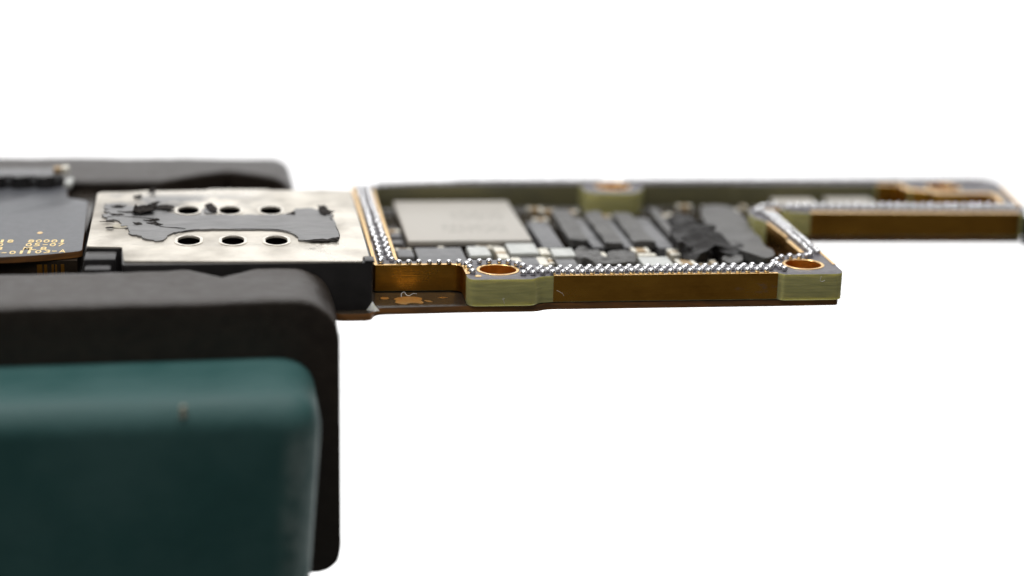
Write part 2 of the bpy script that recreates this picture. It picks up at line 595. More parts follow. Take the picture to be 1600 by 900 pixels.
def pad_mesh(name, xs_end, yb, yf, zt, zb, groove_x, groove_w, groove_d, slope, corner, seed):
    """Soft jaw: lofted along x. yb is the gripping face, yf the outer face; a vertical V groove is cut in the gripping face."""
    bm = bmesh.new()
    xs = [-4.5, -4.0, -3.5, -3.0] + [-2.6 + 0.06 * i for i in range(int((xs_end - corner - 0.02 + 2.6) / 0.06) + 1)]
    for i in range(0, 13):
        xs.append(xs_end - corner * (1 - math.sin(i / 12 * math.pi / 2)))
    xs += [groove_x + groove_w * k for k in (-1, -0.5, 0, 0.5, 1)]
    xs = sorted(set(round(x, 4) for x in xs))
    sg = 1 if yf > yb else -1
    loops = []
    for x in xs:
        t = max(0.0, (x - (xs_end - corner)) / corner)
        drop = corner * (1 - math.sqrt(max(0.0, 1 - t * t)))
        tb = max(0.0, (x - (xs_end - 0.11)) / 0.11)
        rise = 0.11 * (1 - math.sqrt(max(0.0, 1 - tb * tb)))
        g = groove_d * max(0.0, 1 - abs(x - groove_x) / groove_w)
        b0 = yb + slope * (x + 0.8) + sg * g
        f0 = yf + slope * (x + 0.8)
        top = zt - drop; bot = zb + rise
        e = 0.022
        r = e * sg
        sec = []
        nz = 26
        for k in range(nz + 1):                       # gripping face, bottom to top
            sec.append((b0, bot + e + (top - bot - 2 * e) * k / nz))
        for k in range(1, 4):
            a = k / 4 * math.pi / 2
            sec.append((b0 + r * (1 - math.cos(a)), top - e + e * math.sin(a)))
        ny = 10
        for k in range(ny + 1):
            sec.append((b0 + r + (f0 - b0 - 2 * r) * k / ny, top))
        for k in range(1, 4):
            a = k / 4 * math.pi / 2
            sec.append((f0 - r + r * math.sin(a), top - e + e * math.cos(a)))
        for k in range(nz + 1):
            sec.append((f0, top - e - (top - bot - 2 * e) * k / nz))
        for k in range(1, ny):
            sec.append((f0 - r - (f0 - b0 - 2 * r) * k / ny, bot))
        lp = []
        for (y, z) in sec:
            p = Vector((x * 3.1 + seed, y * 3.1, z * 3.1))
            d = noise.noise(p) * 0.004 + noise.noise(p * 5) * 0.003
            d2 = noise.noise(p + Vector((9, 3, 1))) * 0.008 + noise.noise(p * 5.3) * 0.006
            lp.append(bm.verts.new((x + d2 * (1 if x > xs_end - 0.2 else 0.2), y + d * 0.5, z + d)))
        loops.append(lp)
    m = len(loops[0])
    for A, B in zip(loops, loops[1:]):
        for j in range(m):
            bm.faces.new([A[j], A[(j + 1) % m], B[(j + 1) % m], B[j]])
    # end cap as a strip between the two long faces, so it can stay smooth
    E_ = loops[-1]
    bm.faces.new(E_)
    bm.faces.new(loops[0])
    bmesh.ops.triangulate(bm, faces=[f for f in bm.faces if len(f.verts) > 4])
    return finish(bm, name, 50)


fp = vchild(link('jaw_pad', pad_mesh('jaw_pad', -0.778, -0.205, -0.745, 0.082, -1.19, -1.275, 0.15, 0.145, 0.055, 0.20, 3), M['rubber']))
fp['label'] = 'near black rubber jaw pad with rounded corner'
rp = vchild(link('jaw_pad', pad_mesh('jaw_pad', -0.885, 1.745, 2.36, 0.054, -1.2, -1.25, 0.36, 0.26, -0.012, 0.12, 11), M['rubber']))
rp['label'] = 'far black rubber jaw pad behind the board'


def jaw_mesh(name, y0, y1, xr, zt, sg):
    prof = rounded([(-4.6, zt, 0.0), (xr, zt, 0.20), (xr, -3.2, 0.0), (-4.6, -3.2, 0.0)], per=8)
    bm = bmesh.new()
    A = [bm.verts.new((x, y0, z)) for x, z in prof]
    f = bm.faces.new(A)
    r = bmesh.ops.extrude_face_region(bm, geom=[f])
    nv = [g for g in r['geom'] if isinstance(g, bmesh.types.BMVert)]
    for v in nv:
        v.co.y = y1
    front = [e for e in bm.edges if all(abs(v.co.y - y1) < 1e-6 for v in e.verts) and all(v.co.z > -3.1 for v in e.verts)]
    front += [e for e in bm.edges if all(abs(v.co.y - y1) < 1e-6 for v in e.verts) and e not in front and max(v.co.z for v in e.verts) > -1 and max(v.co.x for v in e.verts) > -4]
    bmesh.ops.bevel(bm, geom=front, offset=0.145, segments=10, affect='EDGES', profile=0.5)
    for v in bm.verts:
        if v.co.x > -1.6:
            v.co.x -= 0.062 * (zt - v.co.z) * (v.co.x + 1.6) / 0.7
        v.co.y += 0.033 * (v.co.x + 1.0)
    return finish(bm, name, 40)


jw = vchild(link('jaw', jaw_mesh('jaw', -0.735, -1.315, -0.872, -0.170, -1), M['paint']))
jw['label'] = 'near green painted jaw'
jb = vchild(link('jaw', jaw_mesh('jaw', 2.37, 2.95, -0.96, -0.25, 1), M['paint']))
jb['label'] = 'far green painted jaw hidden behind its pad'
ch = crumple('paint_chip', spline([(-1.440, -1.326), (-1.422, -1.322), (-1.416, -1.310), (-1.424, -1.300), (-1.438, -1.306)], 3), -0.235, -0.192, 0.003, 40, M['chipmark'], None, 1)
ch.parent = jw
ch['label'] = 'bare beige nick in the green paint'

# ------------------------------------------------------------------ circuit board
board = empty('circuit_board')
tag(board, 'phone circuit board with gold-edged raised frame and rows of solder balls, clamped at one end', 'circuit board')

ZB = -0.131          # top of the lower board
ZL = -0.164          # underside

base_out = rounded([(-3.2, -0.19, 0), (-0.79, -0.19, 0.02), (-0.765, -0.257, 0.03), (-0.612, -0.257, 0.035), (-0.588, -0.163, 0.05),
                    (-0.17, -0.147, 0.02), (0.165, -0.147, 0.03), (0.215, -0.114, 0.03), (1.335, -0.112, 0.0), (1.636, -0.106, 0.03),
                    (1.64, 0.3, 0), (1.655, 1.05, 0.05), (1.72, 1.135, 0.05), (1.84, 1.12, 0.05), (3.05, 1.08, 0.03), (3.12, 1.25, 0.03), (3.2, 1.93, 0.04),
                    (2.63, 1.94, 0), (-0.15, 1.94, 0.05), (-0.3, 1.87, 0.05), (-0.62, 1.83, 0.03), (-0.65, 1.742, 0.02), (-3.2, 1.742, 0)], 6)
base = link('base_board', prism_mesh('base_board', base_out, [], ZL, ZB, True, bevel=0.003), [M['basetop'], M['baseedge']], board)

# --- interposer frame
outer = rounded([(-0.572, 0.105, 0.012), (-0.155, 0.102, 0.055), (-0.161, -0.172, 0.05), (0.145, -0.172, 0.03), (0.178, -0.128, 0.03), (0.236, -0.119, 0.02),
                 (1.332, -0.119, 0.012), (1.345, -0.141, 0.012), (1.62, -0.142, 0.04), (1.646, -0.105, 0.03), (1.648, 0.0, 0.02), (1.655, 0.3, 0), (1.66, 0.59, 0),
                 (1.664, 1.04, 0.03), (1.632, 1.10, 0.03), (1.635, 1.17, 0.03), (1.68, 1.205, 0.03), (1.725, 1.20, 0.02), (1.745, 1.145, 0.03), (1.84, 1.115, 0.04),
                 (3.06, 1.068, 0.04), (3.105, 1.2, 0.03), (3.205, 1.75, 0.02), (3.215, 1.92, 0.05), (3.15, 1.955, 0.03), (2.63, 1.945, 0), (-0.02, 1.95, 0.03),
                 (-0.165, 1.925, 0.06), (-0.32, 1.868, 0.05), (-0.572, 1.838, 0.015)], 6)
inner = rounded([(-0.455, 0.172, 0.02), (-0.18, 0.168, 0.02), (-0.13, 0.187, 0.03), (0.09, 0.184, 0.05), (0.152, 0.13, 0.03), (0.2, 0.06, 0.04), (0.27, 0.043, 0.03),
                 (1.30, 0.048, 0.03), (1.338, 0.075, 0.03), (1.372, 0.14, 0.03), (1.42, 0.20, 0.03), (1.50, 0.222, 0.02), (1.545, 0.24, 0.02), (1.547, 0.52, 0.006), (1.562, 0.54, 0.006),
                 (1.552, 0.93, 0.02), (1.515, 1.0, 0.03), (1.511, 1.11, 0.04), (1.54, 1.215, 0.04), (1.614, 1.29, 0.05), (1.76, 1.325, 0.04), (2.05, 1.335, 0.02),
                 (3.01, 1.286, 0.03), (3.062, 1.553, 0.03), (2.74, 1.562, 0.03), (2.712, 1.63, 0.03), (2.60, 1.675, 0.04), (2.588, 1.73, 0.03), (2.602, 1.806, 0.03),
                 (2.457, 1.808, 0), (1.64, 1.826, 0.02), (1.595, 1.84, 0.02), (1.088, 1.836, 0.02), (1.052, 1.69, 0.06), (0.995, 1.61, 0.05), (0.755, 1.62, 0.05),
                 (0.715, 1.70, 0.06), (0.735, 1.84, 0.02), (-0.145, 1.838, 0.02), (-0.40, 1.812, 0.03), (-0.455, 1.77, 0.02)], 6)
holes = [(0.0, 0.0), (1.4927, 0.0413), (0.905, 1.795), (2.84, 1.735)]
HR = 0.089
frame_me = prism_mesh('interposer_frame', outer, [list(reversed(inner))] + [circle(x, y, HR) for x, y in holes], ZB + 0.004, 0.0, True, bevel=0.0025)
for p_ in frame_me.polygons:          # far rail's inner side: same glass epoxy, its dimmer light put into a darker colour
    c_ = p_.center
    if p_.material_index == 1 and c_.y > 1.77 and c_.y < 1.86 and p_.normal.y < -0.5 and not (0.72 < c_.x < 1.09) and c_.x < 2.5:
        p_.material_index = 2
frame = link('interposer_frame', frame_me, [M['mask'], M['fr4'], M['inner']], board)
for x, y in holes:
    link('hole_plating', ring_mesh('hole_plating', x, y, HR - 0.003, 0.1005, ZB + 0.006, 0.0022), [M['bore'], M['goldtop']], frame)
link('gold_pad', prism_mesh('gold_pad', circle(-0.108, -0.112, 0.016, 18), [], -0.001, 0.0022), M['goldtop'], frame)


def plate(path, side, lip=0.016):
    # subdivide long runs a little so the noise-driven roughness stays smooth
    return link('edge_plating', plating_mesh(path, ZB + 0.007, 0.0022, side, lip), [M['gold'], M['goldtop']], frame)


def arc(pts, per=8):
    return spline(pts, per, closed=False)


plate([(-0.572, 1.80), (-0.572, 0.9), (-0.572, 0.125), (-0.5705, 0.110), (-0.565, 0.1055), (-0.555, 0.105), (-0.35, 0.1035)] + arc([(-0.212, 0.1025), (-0.184, 0.092), (-0.165, 0.070), (-0.158, 0.042), (-0.1578, -0.075)], 6), 1)
plate([(0.246, -0.119), (0.6, -0.119), (1.0, -0.119), (1.322, -0.119)], 1)
plate([(1.6485, 0.03), (1.655, 0.3), (1.660, 0.59), (1.6635, 1.00)], 1, 0.012)
plate(arc([(1.636, 1.165), (1.65, 1.192), (1.68, 1.203), (1.712, 1.2)], 4), 1, 0.014)
plate([(1.86, 1.114), (2.2, 1.101), (2.6, 1.0855), (3.025, 1.0695)], 1, 0.032)
plate([(3.112, 1.24), (3.16, 1.50), (3.203, 1.74)], 1, 0.02)
plate([(-0.455, 0.195), (-0.455, 0.8), (-0.455, 1.74)], 1, 0.014)
plate([(1.5455, 0.262), (1.547, 0.512)], -1, 0.02)
plate([(1.5615, 0.56), (1.553, 0.90)], -1, 0.014)
plate(arc([(2.47, 1.8078), (2.55, 1.8072), (2.594, 1.800), (2.5945, 1.765), (2.589, 1.72), (2.60, 1.688), (2.64, 1.660), (2.685, 1.640), (2.712, 1.618), (2.73, 1.575), (2.77, 1.5615), (2.9, 1.557), (3.03, 1.5540), (3.0515, 1.535), (3.050, 1.50), (3.018, 1.33)], 4), 1, 0.03)

# solder balls
bmb = bmesh.new()
bmesh.ops.create_uvsphere(bmb, u_segments=12, v_segments=8, radius=0.0164)
for v in bmb.verts:
    v.co.z *= 0.93
ball_me = finish(bmb, 'solder_ball', 180)
P = 0.0466
balls = []
# near rail, single row at the left, three staggered rows towards the corner
for i in range(6):
    balls.append((-0.453 + i * P, 0.114 - 0.0015 * i))
balls += [(-0.172, 0.106), (-0.122, 0.115), (-0.074, 0.113), (-0.028, 0.112), (0.021, 0.11), (0.066, 0.102), (0.099, 0.061), (0.121, 0.022),
          (-0.137, 0.068), (-0.129, 0.009), (-0.128, -0.066)]
for r, (y, x0) in enumerate(((-0.103, 0.106), (-0.060, 0.134), (-0.018, 0.155))):
    n = 26
    for i in range(n):
        x = x0 + i * P
        if x < 1.315 + 0.01 * r:
            balls.append((x, y + 0.004 * (x / 1.3) * (1 if r else 1.5)))
balls += [(1.349, 0.008), (1.346, 0.044), (1.374, 0.084), (1.412, 0.13), (1.458, 0.150), (1.505, 0.151), (1.541, 0.160), (1.568, 0.184), (1.357, -0.036), (1.366, -0.080)]
# left arm
for i in range(34):
    y = 0.135 + i * 0.0495
    balls.append((-0.535 + (0.003 if i % 2 else -0.003), y))
    if i:
        balls.append((-0.491 + (0.004 if i % 2 else -0.004), y - 0.018))
# right arm
for i in range(18):
    y = 0.215 + i * 0.0495
    balls.append((1.583 + 0.010 * min(1, y) + 0.004 * (i % 2), y))
    balls.append((1.623 + 0.008 * min(1, y), y + 0.024))
balls += [(1.56, 1.13), (1.59, 1.10), (1.585, 1.165), (1.615, 1.215), (1.655, 1.245), (1.70, 1.265)]
n_near = len(balls)
# far right rail
for i in range(28):
    x = 1.76 + i * P
    d = -0.038 * (x - 1.8)
    balls.append((x, 1.205 + d))
    if n_near + i * 2 < 300:
        balls.append((x + P / 2, 1.255 + d * 0.9))
ind = balls[:300]
for i, (x, y) in enumerate(ind):
    o = bpy.data.objects.new('solder_ball', ball_me)
    COL.objects.link(o)
    if not ball_me.materials:
        ball_me.materials.append(M['solder'])
    o.parent = frame
    s = 1 + random.uniform(-0.10, 0.08)
    o.location = (x + random.uniform(-0.0025, 0.0025), y + random.uniform(-0.0025, 0.0025), 0.012 + random.uniform(-0.001, 0.001))
    o.scale = (s, s, s)
    o.rotation_euler = (random.uniform(-0.5, 0.5), random.uniform(-0.5, 0.5), random.uniform(0, 6.28))
rest = balls[300:]
x = -0.40
while x < 3.12:
    if not any(math.hypot(x - hx, 1.9 - hy) < 0.14 for hx, hy in holes):
        yb = 1.862 if x > -0.05 else 1.845
        rest.append((x, yb + 0.01))
        if x > 0:
            rest.append((x + P / 2, yb + 0.05))
    x += P
bmr = bmesh.new()
for (x, y) in rest:
    bmesh.ops.create_uvsphere(bmr, u_segments=8, v_segments=5, radius=0.0155, matrix=Matrix.Translation((x, y, 0.012)))
rest_o = link('far_solder_balls', finish(bmr, 'far_solder_balls', 180), M['solder'], frame, kind='stuff')

# --- marks on the lower board: apple emblem and two target dots
AP = [(.02, .40), (.12, .44), (.25, .48), (.36, .45), (.455, .37), (.38, .28), (.33, .16), (.335, .02), (.39, -.10), (.49, -.18), (.46, -.30), (.38, -.42), (.28, -.52), (.20, -.54),
      (.10, -.50), (.02, -.48), (-.08, -.50), (-.18, -.54), (-.27, -.52), (-.38, -.40), (-.47, -.22), (-.50, -.02), (-.49, .18), (-.42, .35), (-.30, .45), (-.18, .47), (-.06, .43)]
LF = [(.02, .53), (.03, .64), (.10, .75), (.23, .81), (.22, .69), (.14, .58)]


def emblem(pts, s=0.130, cx=-0.4185, cy=-0.052):
    return [(cx + y * s, cy - x * s) for x, y in pts]


link('emblem', prism_mesh('emblem', emblem(spline(AP, 4)), [], ZB - 0.001, ZB + 0.0022), M['goldtop'], base)
link('emblem_leaf', prism_mesh('emblem_leaf', emblem(spline(LF, 4)), [], ZB - 0.001, ZB + 0.0022), M['goldtop'], base)
link('target_dot', prism_mesh('target_dot', circle(-0.531, -0.010, 0.0205, 24), [], ZB - 0.001, ZB + 0.0022), M['goldtop'], base)
link('target_dot', prism_mesh('target_dot', circle(-0.259, -0.010, 0.0125, 24), [circle(-0.259, -0.010, 0.006, 16)], ZB - 0.001, ZB + 0.0022), M['goldtop'], base)
for dx in (-1, 1):
    a, b = sorted((-0.259 + dx * 0.012, -0.259 + dx * 0.024))
    link('target_tick', prism_mesh('target_tick', [(a, -0.0125), (b, -0.0125), (b, -0.0075), (a, -0.0075)], [], ZB - 0.001, ZB + 0.002), M['goldtop'], base)

# ------------------------------------------------------------------ card reader
ZS = 0.100
body_out = rounded([(-1.895, 0.118, 0.01), (-1.735, 0.10, 0.01), (-1.715, -0.192, 0.015), (-0.602, -0.192, 0.012), (-0.606, 1.265, 0.02), (-1.905, 1.255, 0.02)], 4)
reader = link('card_reader', prism_mesh('card_reader', body_out, [[(-1.86, 0.16), (-1.69, 0.14), (-1.67, -0.14), (-0.65, -0.14), (-0.65, 1.22), (-1.86, 1.21)]], ZB, ZS - 0.0085, bevel=0.004),
              M['plastic'], board)
reader['label'] = 'card reader with pale pierced metal cover on black plastic'
sh_out = rounded([(-1.892, 0.121, 0.02), (-1.731, 0.103, 0.02), (-1.711, -0.148, 0.015), (-1.3, -0.172, 0), (-0.648, -0.194, 0.01), (-0.640, -0.110, 0.01), (-0.612, -0.105, 0.01), (-0.612, 0.5, 0),
                  (-0.612, 1.272, 0.03), (-0.75, 1.288, 0.02), (-1.02, 1.292, 0.01), (-1.045, 1.318, 0.01), (-1.34, 1.328, 0.01), (-1.37, 1.30, 0.01), (-1.6, 1.285, 0.02), (-1.66, 1.30, 0.02), (-1.75, 1.27, 0.02), (-1.915, 1.262, 0.04)], 4)
slots = [stadium(x, y, 0.051, 0.086) for x, y in ((-1.446, 0.829), (-1.241, 0.824), (-1.038, 0.818), (-1.431, 0.211), (-1.227, 0.204), (-1.025, 0.197))]
shell = link('metal_cover', prism_mesh('metal_cover', sh_out, slots, ZS - 0.008, ZS, bevel=0.0025), M['shell'], reader)
for sl in slots:
    cx = sum(p[0] for p in sl) / len(sl); cy = sum(p[1] for p in sl) / len(sl)
    out = [(cx + (p[0] - cx) * 1.30, cy + (p[1] - cy) * 1.22) for p in sl]
    inn = [(cx + (p[0] - cx) * 1.02, cy + (p[1] - cy) * 1.02) for p in sl]
    link('slot_rim', prism_mesh('slot_rim', out, [inn], ZS - 0.002, ZS + 0.0035, bevel=0.003), M['rim'], reader)

film_out = spline([(-1.845, 0.95), (-1.835, 0.80), (-1.842, 0.665), (-1.79, 0.60), (-1.751, 0.50), (-1.72, 0.43), (-1.70, 0.345), (-1.64, 0.25), (-1.576, 0.178), (-1.545, 0.215), (-1.525, 0.295),
                   (-1.48, 0.362), (-1.40, 0.392), (-1.30, 0.397), (-1.15, 0.396), (-1.04, 0.386), (-0.965, 0.340), (-0.93, 0.25), (-0.917, 0.178), (-0.85, 0.158), (-0.793, 0.163), (-0.742, 0.18),
                   (-0.728, 0.27), (-0.73, 0.40), (-0.738, 0.60), (-0.755, 0.735), (-0.80, 0.80), (-0.86, 0.83), (-0.92, 0.80), (-0.955, 0.715), (-1.05, 0.69), (-1.20, 0.695), (-1.33, 0.69), (-1.46, 0.70), (-1.53, 0.745),
                   (-1.565, 0.84), (-1.62, 0.94), (-1.70, 0.90), (-1.76, 0.93)], 9)
film_rag = []
for (fx, fy) in film_out:
    k_ = 0.004 + 0.016 * max(0.0, min(1.0, (-1.45 - fx) / 0.2)) + (0.010 if fy > 0.62 else 0)
    q_ = Vector((fx * 34, fy * 34, 1.7))
    film_rag.append((fx + k_ * noise.noise(q_) * 1.3, fy + k_ * noise.noise(q_ + Vector((5, 9, 2))) * 1.6))
film = crumple('adhesive_film', film_rag, ZS + 0.0015, ZS + 0.0085, 0.004, 9, M['film'], reader, 4, 2)
film['label'] = 'grey adhesive film with a ragged edge'
haze = crumple('adhesive_film', spline([(-1.36, 0.76), (-1.37, 0.86), (-1.33, 0.92), (-1.30, 0.86), (-1.31, 0.76)], 4), ZS + 0.0008, ZS + 0.003, 0.006, 20, M['film'], reader, 2, 8)
# torn black flakes
FL = [
    ([(-1.715, 0.70), (-1.705, 0.80), (-1.655, 0.86), (-1.60, 0.93), (-1.59, 0.88), (-1.615, 0.80), (-1.60, 0.72), (-1.66, 0.68)], 0.055, 0.014, 3),
    ([(-1.62, 0.87), (-1.56, 0.905), (-1.52, 0.885), (-1.515, 0.83), (-1.56, 0.79), (-1.62, 0.80)], 0.016, 0.010, 4),
    ([(-1.79, 0.765), (-1.73, 0.775), (-1.70, 0.765), (-1.73, 0.75)], 0.01, 0.004, 5),
    ([(-1.83, 0.88), (-1.79, 0.92), (-1.755, 0.90), (-1.77, 0.87)], 0.012, 0.006, 6),
    ([(-1.365, 0.90), (-1.335, 0.94), (-1.30, 0.80), (-1.325, 0.755), (-1.345, 0.79)], 0.012, 0.006, 7),
    ([(-1.66, 1.20), (-1.635, 1.28), (-1.615, 1.24), (-1.63, 1.18)], 0.02, 0.008, 8),
    ([(-1.73, 1.10), (-1.70, 1.15), (-1.68, 1.12), (-1.70, 1.08)], 0.008, 0.006, 9),
    ([(-0.965, 0.70), (-0.935, 0.735), (-0.925, 0.76), (-0.92, 0.70)], 0.012, 0.004, 10),
    ([(-0.80, 0.70), (-0.80, 0.86), (-0.765, 0.86), (-0.745, 0.76), (-0.722, 0.735), (-0.755, 0.69), (-0.78, 0.66)], 0.016, 0.012, 11),
    ([(-0.90, 0.158), (-0.83, 0.182), (-0.79, 0.175), (-0.735, 0.20), (-0.735, 0.165), (-0.80, 0.14), (-0.85, 0.143)], 0.009, 0.005, 12),
    ([(-1.82, 0.70), (-1.785, 0.725), (-1.755, 0.715), (-1.775, 0.69)], 0.009, 0.006, 13),
    ([(-1.86, 0.565), (-1.82, 0.578), (-1.79, 0.56), (-1.82, 0.553)], 0.008, 0.004, 14),
    ([(-1.83, 0.44), (-1.80, 0.46), (-1.785, 0.445), (-1.81, 0.425)], 0.006, 0.004, 15),
    ([(-1.655, 0.585), (-1.61, 0.605), (-1.575, 0.585), (-1.615, 0.565)], 0.011, 0.005, 16),
    ([(-1.64, 0.525), (-1.60, 0.545), (-1.56, 0.50), (-1.585, 0.488)], 0.011, 0.005, 17),
    ([(-1.70, 0.515), (-1.675, 0.53), (-1.655, 0.505), (-1.68, 0.49)], 0.010, 0.004, 18),
]


def flake(pts, h, sd):
    """Torn scrap of thin black foil: ragged outline, creased and partly lifted off the cover."""
    rr = random.Random(sd)
    rag = []
    n = len(pts)
    for i in range(n):
        a, b = Vector(pts[i]), Vector(pts[(i + 1) % n])
        L = (b - a).length
        k = max(2, int(L / 0.014))
        nn = Vector((b.y - a.y, a.x - b.x)) / max(L, 1e-6)
        for q in range(k):
            c = a.lerp(b, q / k) + nn * rr.uniform(-0.007, 0.007)
            rag.append((c.x, c.y))
    bm = bmesh.new()
    tri = tessellate_polygon([[Vector((p[0], p[1], 0)) for p in rag]])
    vv = [bm.verts.new((p[0], p[1], 0)) for p in rag]
    for t in tri:
        try:
            bm.faces.new([vv[i] for i in t])
        except ValueError:
            pass
    for _ in range(2):
        bmesh.ops.subdivide_edges(bm, edges=[e for e in bm.edges if e.calc_length() > 0.025], cuts=1)
        bmesh.ops.triangulate(bm, faces=bm.faces[:])
    ang = rr.uniform(0, 6.28)
    cx = sum(p[0] for p in rag) / len(rag); cy = sum(p[1] for p in rag) / len(rag)
    rad = max(math.hypot(p[0] - cx, p[1] - cy) for p in rag)
    for v in bm.verts:
        t = ((v.co.x - cx) * math.cos(ang) + (v.co.y - cy) * math.sin(ang)) / rad
        v.co.z = ZS + 0.0085 + h * (0.15 + 0.55 * max(0, t) ** 1.5) + abs(noise.noise(Vector((v.co.x * 28 + sd, v.co.y * 28, 0)))) * h * 0.8
    r = bmesh.ops.extrude_face_region(bm, geom=bm.faces[:])
    for g in r['geom']:
        if isinstance(g, bmesh.types.BMVert):
            g.co.z -= 0.003
    return link('torn_flake', finish(bm, 'torn_flake', 30), M['flake'], reader)


for pts, h, amp, sd in FL:
    flake(pts, h, sd)


def ribbon(name, pts, wdt, z, m, parent):
    """Thin raised line following pts (cracks and cut edges of the film)."""
    L = []
    R_ = []
    pp = spline(pts, 6, closed=False)
    for i, p in enumerate(pp):
        a = Vector(pp[max(i - 1, 0)]); b = Vector(pp[min(i + 1, len(pp) - 1)])
        d = (b - a).normalized(); nn = Vector((-d.y, d.x)) * wdt * (0.5 + 0.5 * noise.noise(Vector((p[0] * 40, p[1] * 40, 3))))
        L.append((p[0] + nn.x, p[1] + nn.y)); R_.append((p[0] - nn.x, p[1] - nn.y))
    return link(name, prism_mesh(name, L + R_[::-1], [], z, z + 0.0025), m, parent)


ribbon('cut_line', [(-1.50, 0.31), (-1.45, 0.375), (-1.38, 0.402), (-1.25, 0.405), (-1.12, 0.402), (-1.02, 0.388), (-0.955, 0.335), (-0.93, 0.26)], 0.0055, ZS + 0.0062, M['tar'], reader)
ribbon('cut_line', [(-1.83, 0.665), (-1.75, 0.668), (-1.66, 0.64), (-1.59, 0.615)], 0.004, ZS + 0.0085, M['tar'], reader)
ribbon('cut_line', [(-1.60, 0.50), (-1.55, 0.445), (-1.49, 0.43), (-1.45, 0.41)], 0.004, ZS + 0.0085, M['tar'], reader)
ribbon('cut_line', [(-0.757, 0.66), (-0.735, 0.45), (-0.726, 0.28), (-0.735, 0.19)], 0.004, ZS + 0.0062, M['tar'], reader)
cp = crumple('exposed_patch', spline([(-1.80, 0.47), (-1.78, 0.53), (-1.73, 0.545), (-1.715, 0.50), (-1.74, 0.46)], 3), ZS + 0.001, ZS + 0.004, 0.003, 40, M['chipmark'], reader, 1, 3)
# plastic pieces at the cover's near corners and the glue bead at the foot
box('latch', -1.893, -1.752, -0.06, 0.092, ZB, 0.085, M['plastic'], reader, 0.012)
box('latch', -1.885, -1.768, -0.165, -0.075, ZB, 0.066, M['plastic'], reader, 0.014)
box('corner_post', -0.637, -0.592, -0.1925, -0.112, ZS - 0.012, ZS + 0.001, M['plastic'], reader, 0.005)
bmg = bmesh.new()
gv = [bmg.verts.new(p) for p in ((-0.628, -0.196, ZB), (-0.612, -0.214, ZB), (-0.588, -0.219, ZB), (-0.570, -0.200, ZB), (-0.580, -0.165, ZB), (-0.600, -0.190, ZB), (-0.6005, -0.197, -0.092))]
for k in range(6):
    bmg.faces.new([gv[k], gv[(k + 1) % 6], gv[6]])
bmesh.ops.subdivide_edges(bmg, edges=bmg.edges[:], cuts=2, use_grid_fill=True)
for v in bmg.verts:
    t_ = max(0.0, min(1.0, (v.co.z - ZB) / 0.05))
    v.co += Vector((0.602 + v.co.x, 0.196 + v.co.y, 0)) * (-0.45 * t_ * (1 - t_)) + noise.noise_vector(v.co * 40) * 0.006
gl = link('glue_bead', finish(bmg, 'glue_bead', 180), M['glue'], reader)

# ------------------------------------------------------------------ daughter board at the clamped end
ZD = 0.04
d_out = rounded([(-3.2, 0.10, 0), (-2.6, 0.135, 0.1), (-2.278, 0.168, 0.1), (-2.10, 0.200, 0.1), (-1.925, 0.272, 0.03), (-1.968, 1.33, 0.05), (-2.085, 1.40, 0.05), (-2.10, 1.735, 0.02), (-3.2, 1.735, 0)], 6)
dbo = link('daughter_board', prism_mesh('daughter_board', d_out, [], ZD - 0.030, ZD, True, bevel=0.003),
           [mat('matt_grey_mask', (0.070, 0.073, 0.082), 0.38, col2=(0.095, 0.098, 0.108), nscale=40, bump=0.12, bscale=150, bdist=0.002), M['baseedge']], board)
dbo['label'] = 'grey daughter board with small gold lettering'
sp = box('spacer_block', -3.2, -1.945, 0.225, 1.70, ZB - 0.001, ZD - 0.034, M['basetop'], board, 0.004)
for x, wd in ((-2.128, 0.024), (-2.096, 0.014), (-2.062, 0.010), (-2.045, 0.008), (-2.020, 0.016)):
    box('contact_strip', x, x + wd, 0.2225, 0.235, -0.10, -0.012, M['gold'], sp, 0.001)


def glyphs(name, items, z, hgt, m, parent):
    """One line of gold print: each character a thin flat mesh, joined into the line."""
    bm = bmesh.new()
    for chx, cx, cy, wd in items:
        cu = bpy.data.curves.new('glyph', 'FONT')
        cu.body = chx
        cu.size = 1.0
        cu.extrude = 0.02
        cu.offset = 0.002
        cu.resolution_u = 3
        t = bpy.data.objects.new('glyph', cu)
        COL.objects.link(t)
        dg = bpy.context.evaluated_depsgraph_get()
        me = bpy.data.meshes.new_from_object(t.evaluated_get(dg))
        bpy.data.objects.remove(t)
        bpy.data.curves.remove(cu)
        xs = [v.co.x for v in me.vertices]; ys = [v.co.y for v in me.vertices]
        x0, x1, y0, y1 = min(xs), max(xs), min(ys), max(ys)
        flat = chx == '-'
        for v in me.vertices:
            u = (v.co.x - x0) / (x1 - x0) - 0.5
            vv = (v.co.y - y0) / (y1 - y0) - 0.5
            v.co = (cx + u * wd, cy + vv * (0.010 if flat else hgt), z + (0.0012 if v.co.z > 0 else -0.0008))
        bm.from_mesh(me)
        bpy.data.meshes.remove(me)
    return link(name, finish(bm, name, 0), m, parent)


W_, H_ = 0.0285, 0.056


def row(txt, y0, slope=-0.03):
    return [(c, x, y0 + slope * (x + 2.1), {'1': 0.0125, '-': 0.023, 'M': 0.034}.get(c, W_)) for c, x in txt]


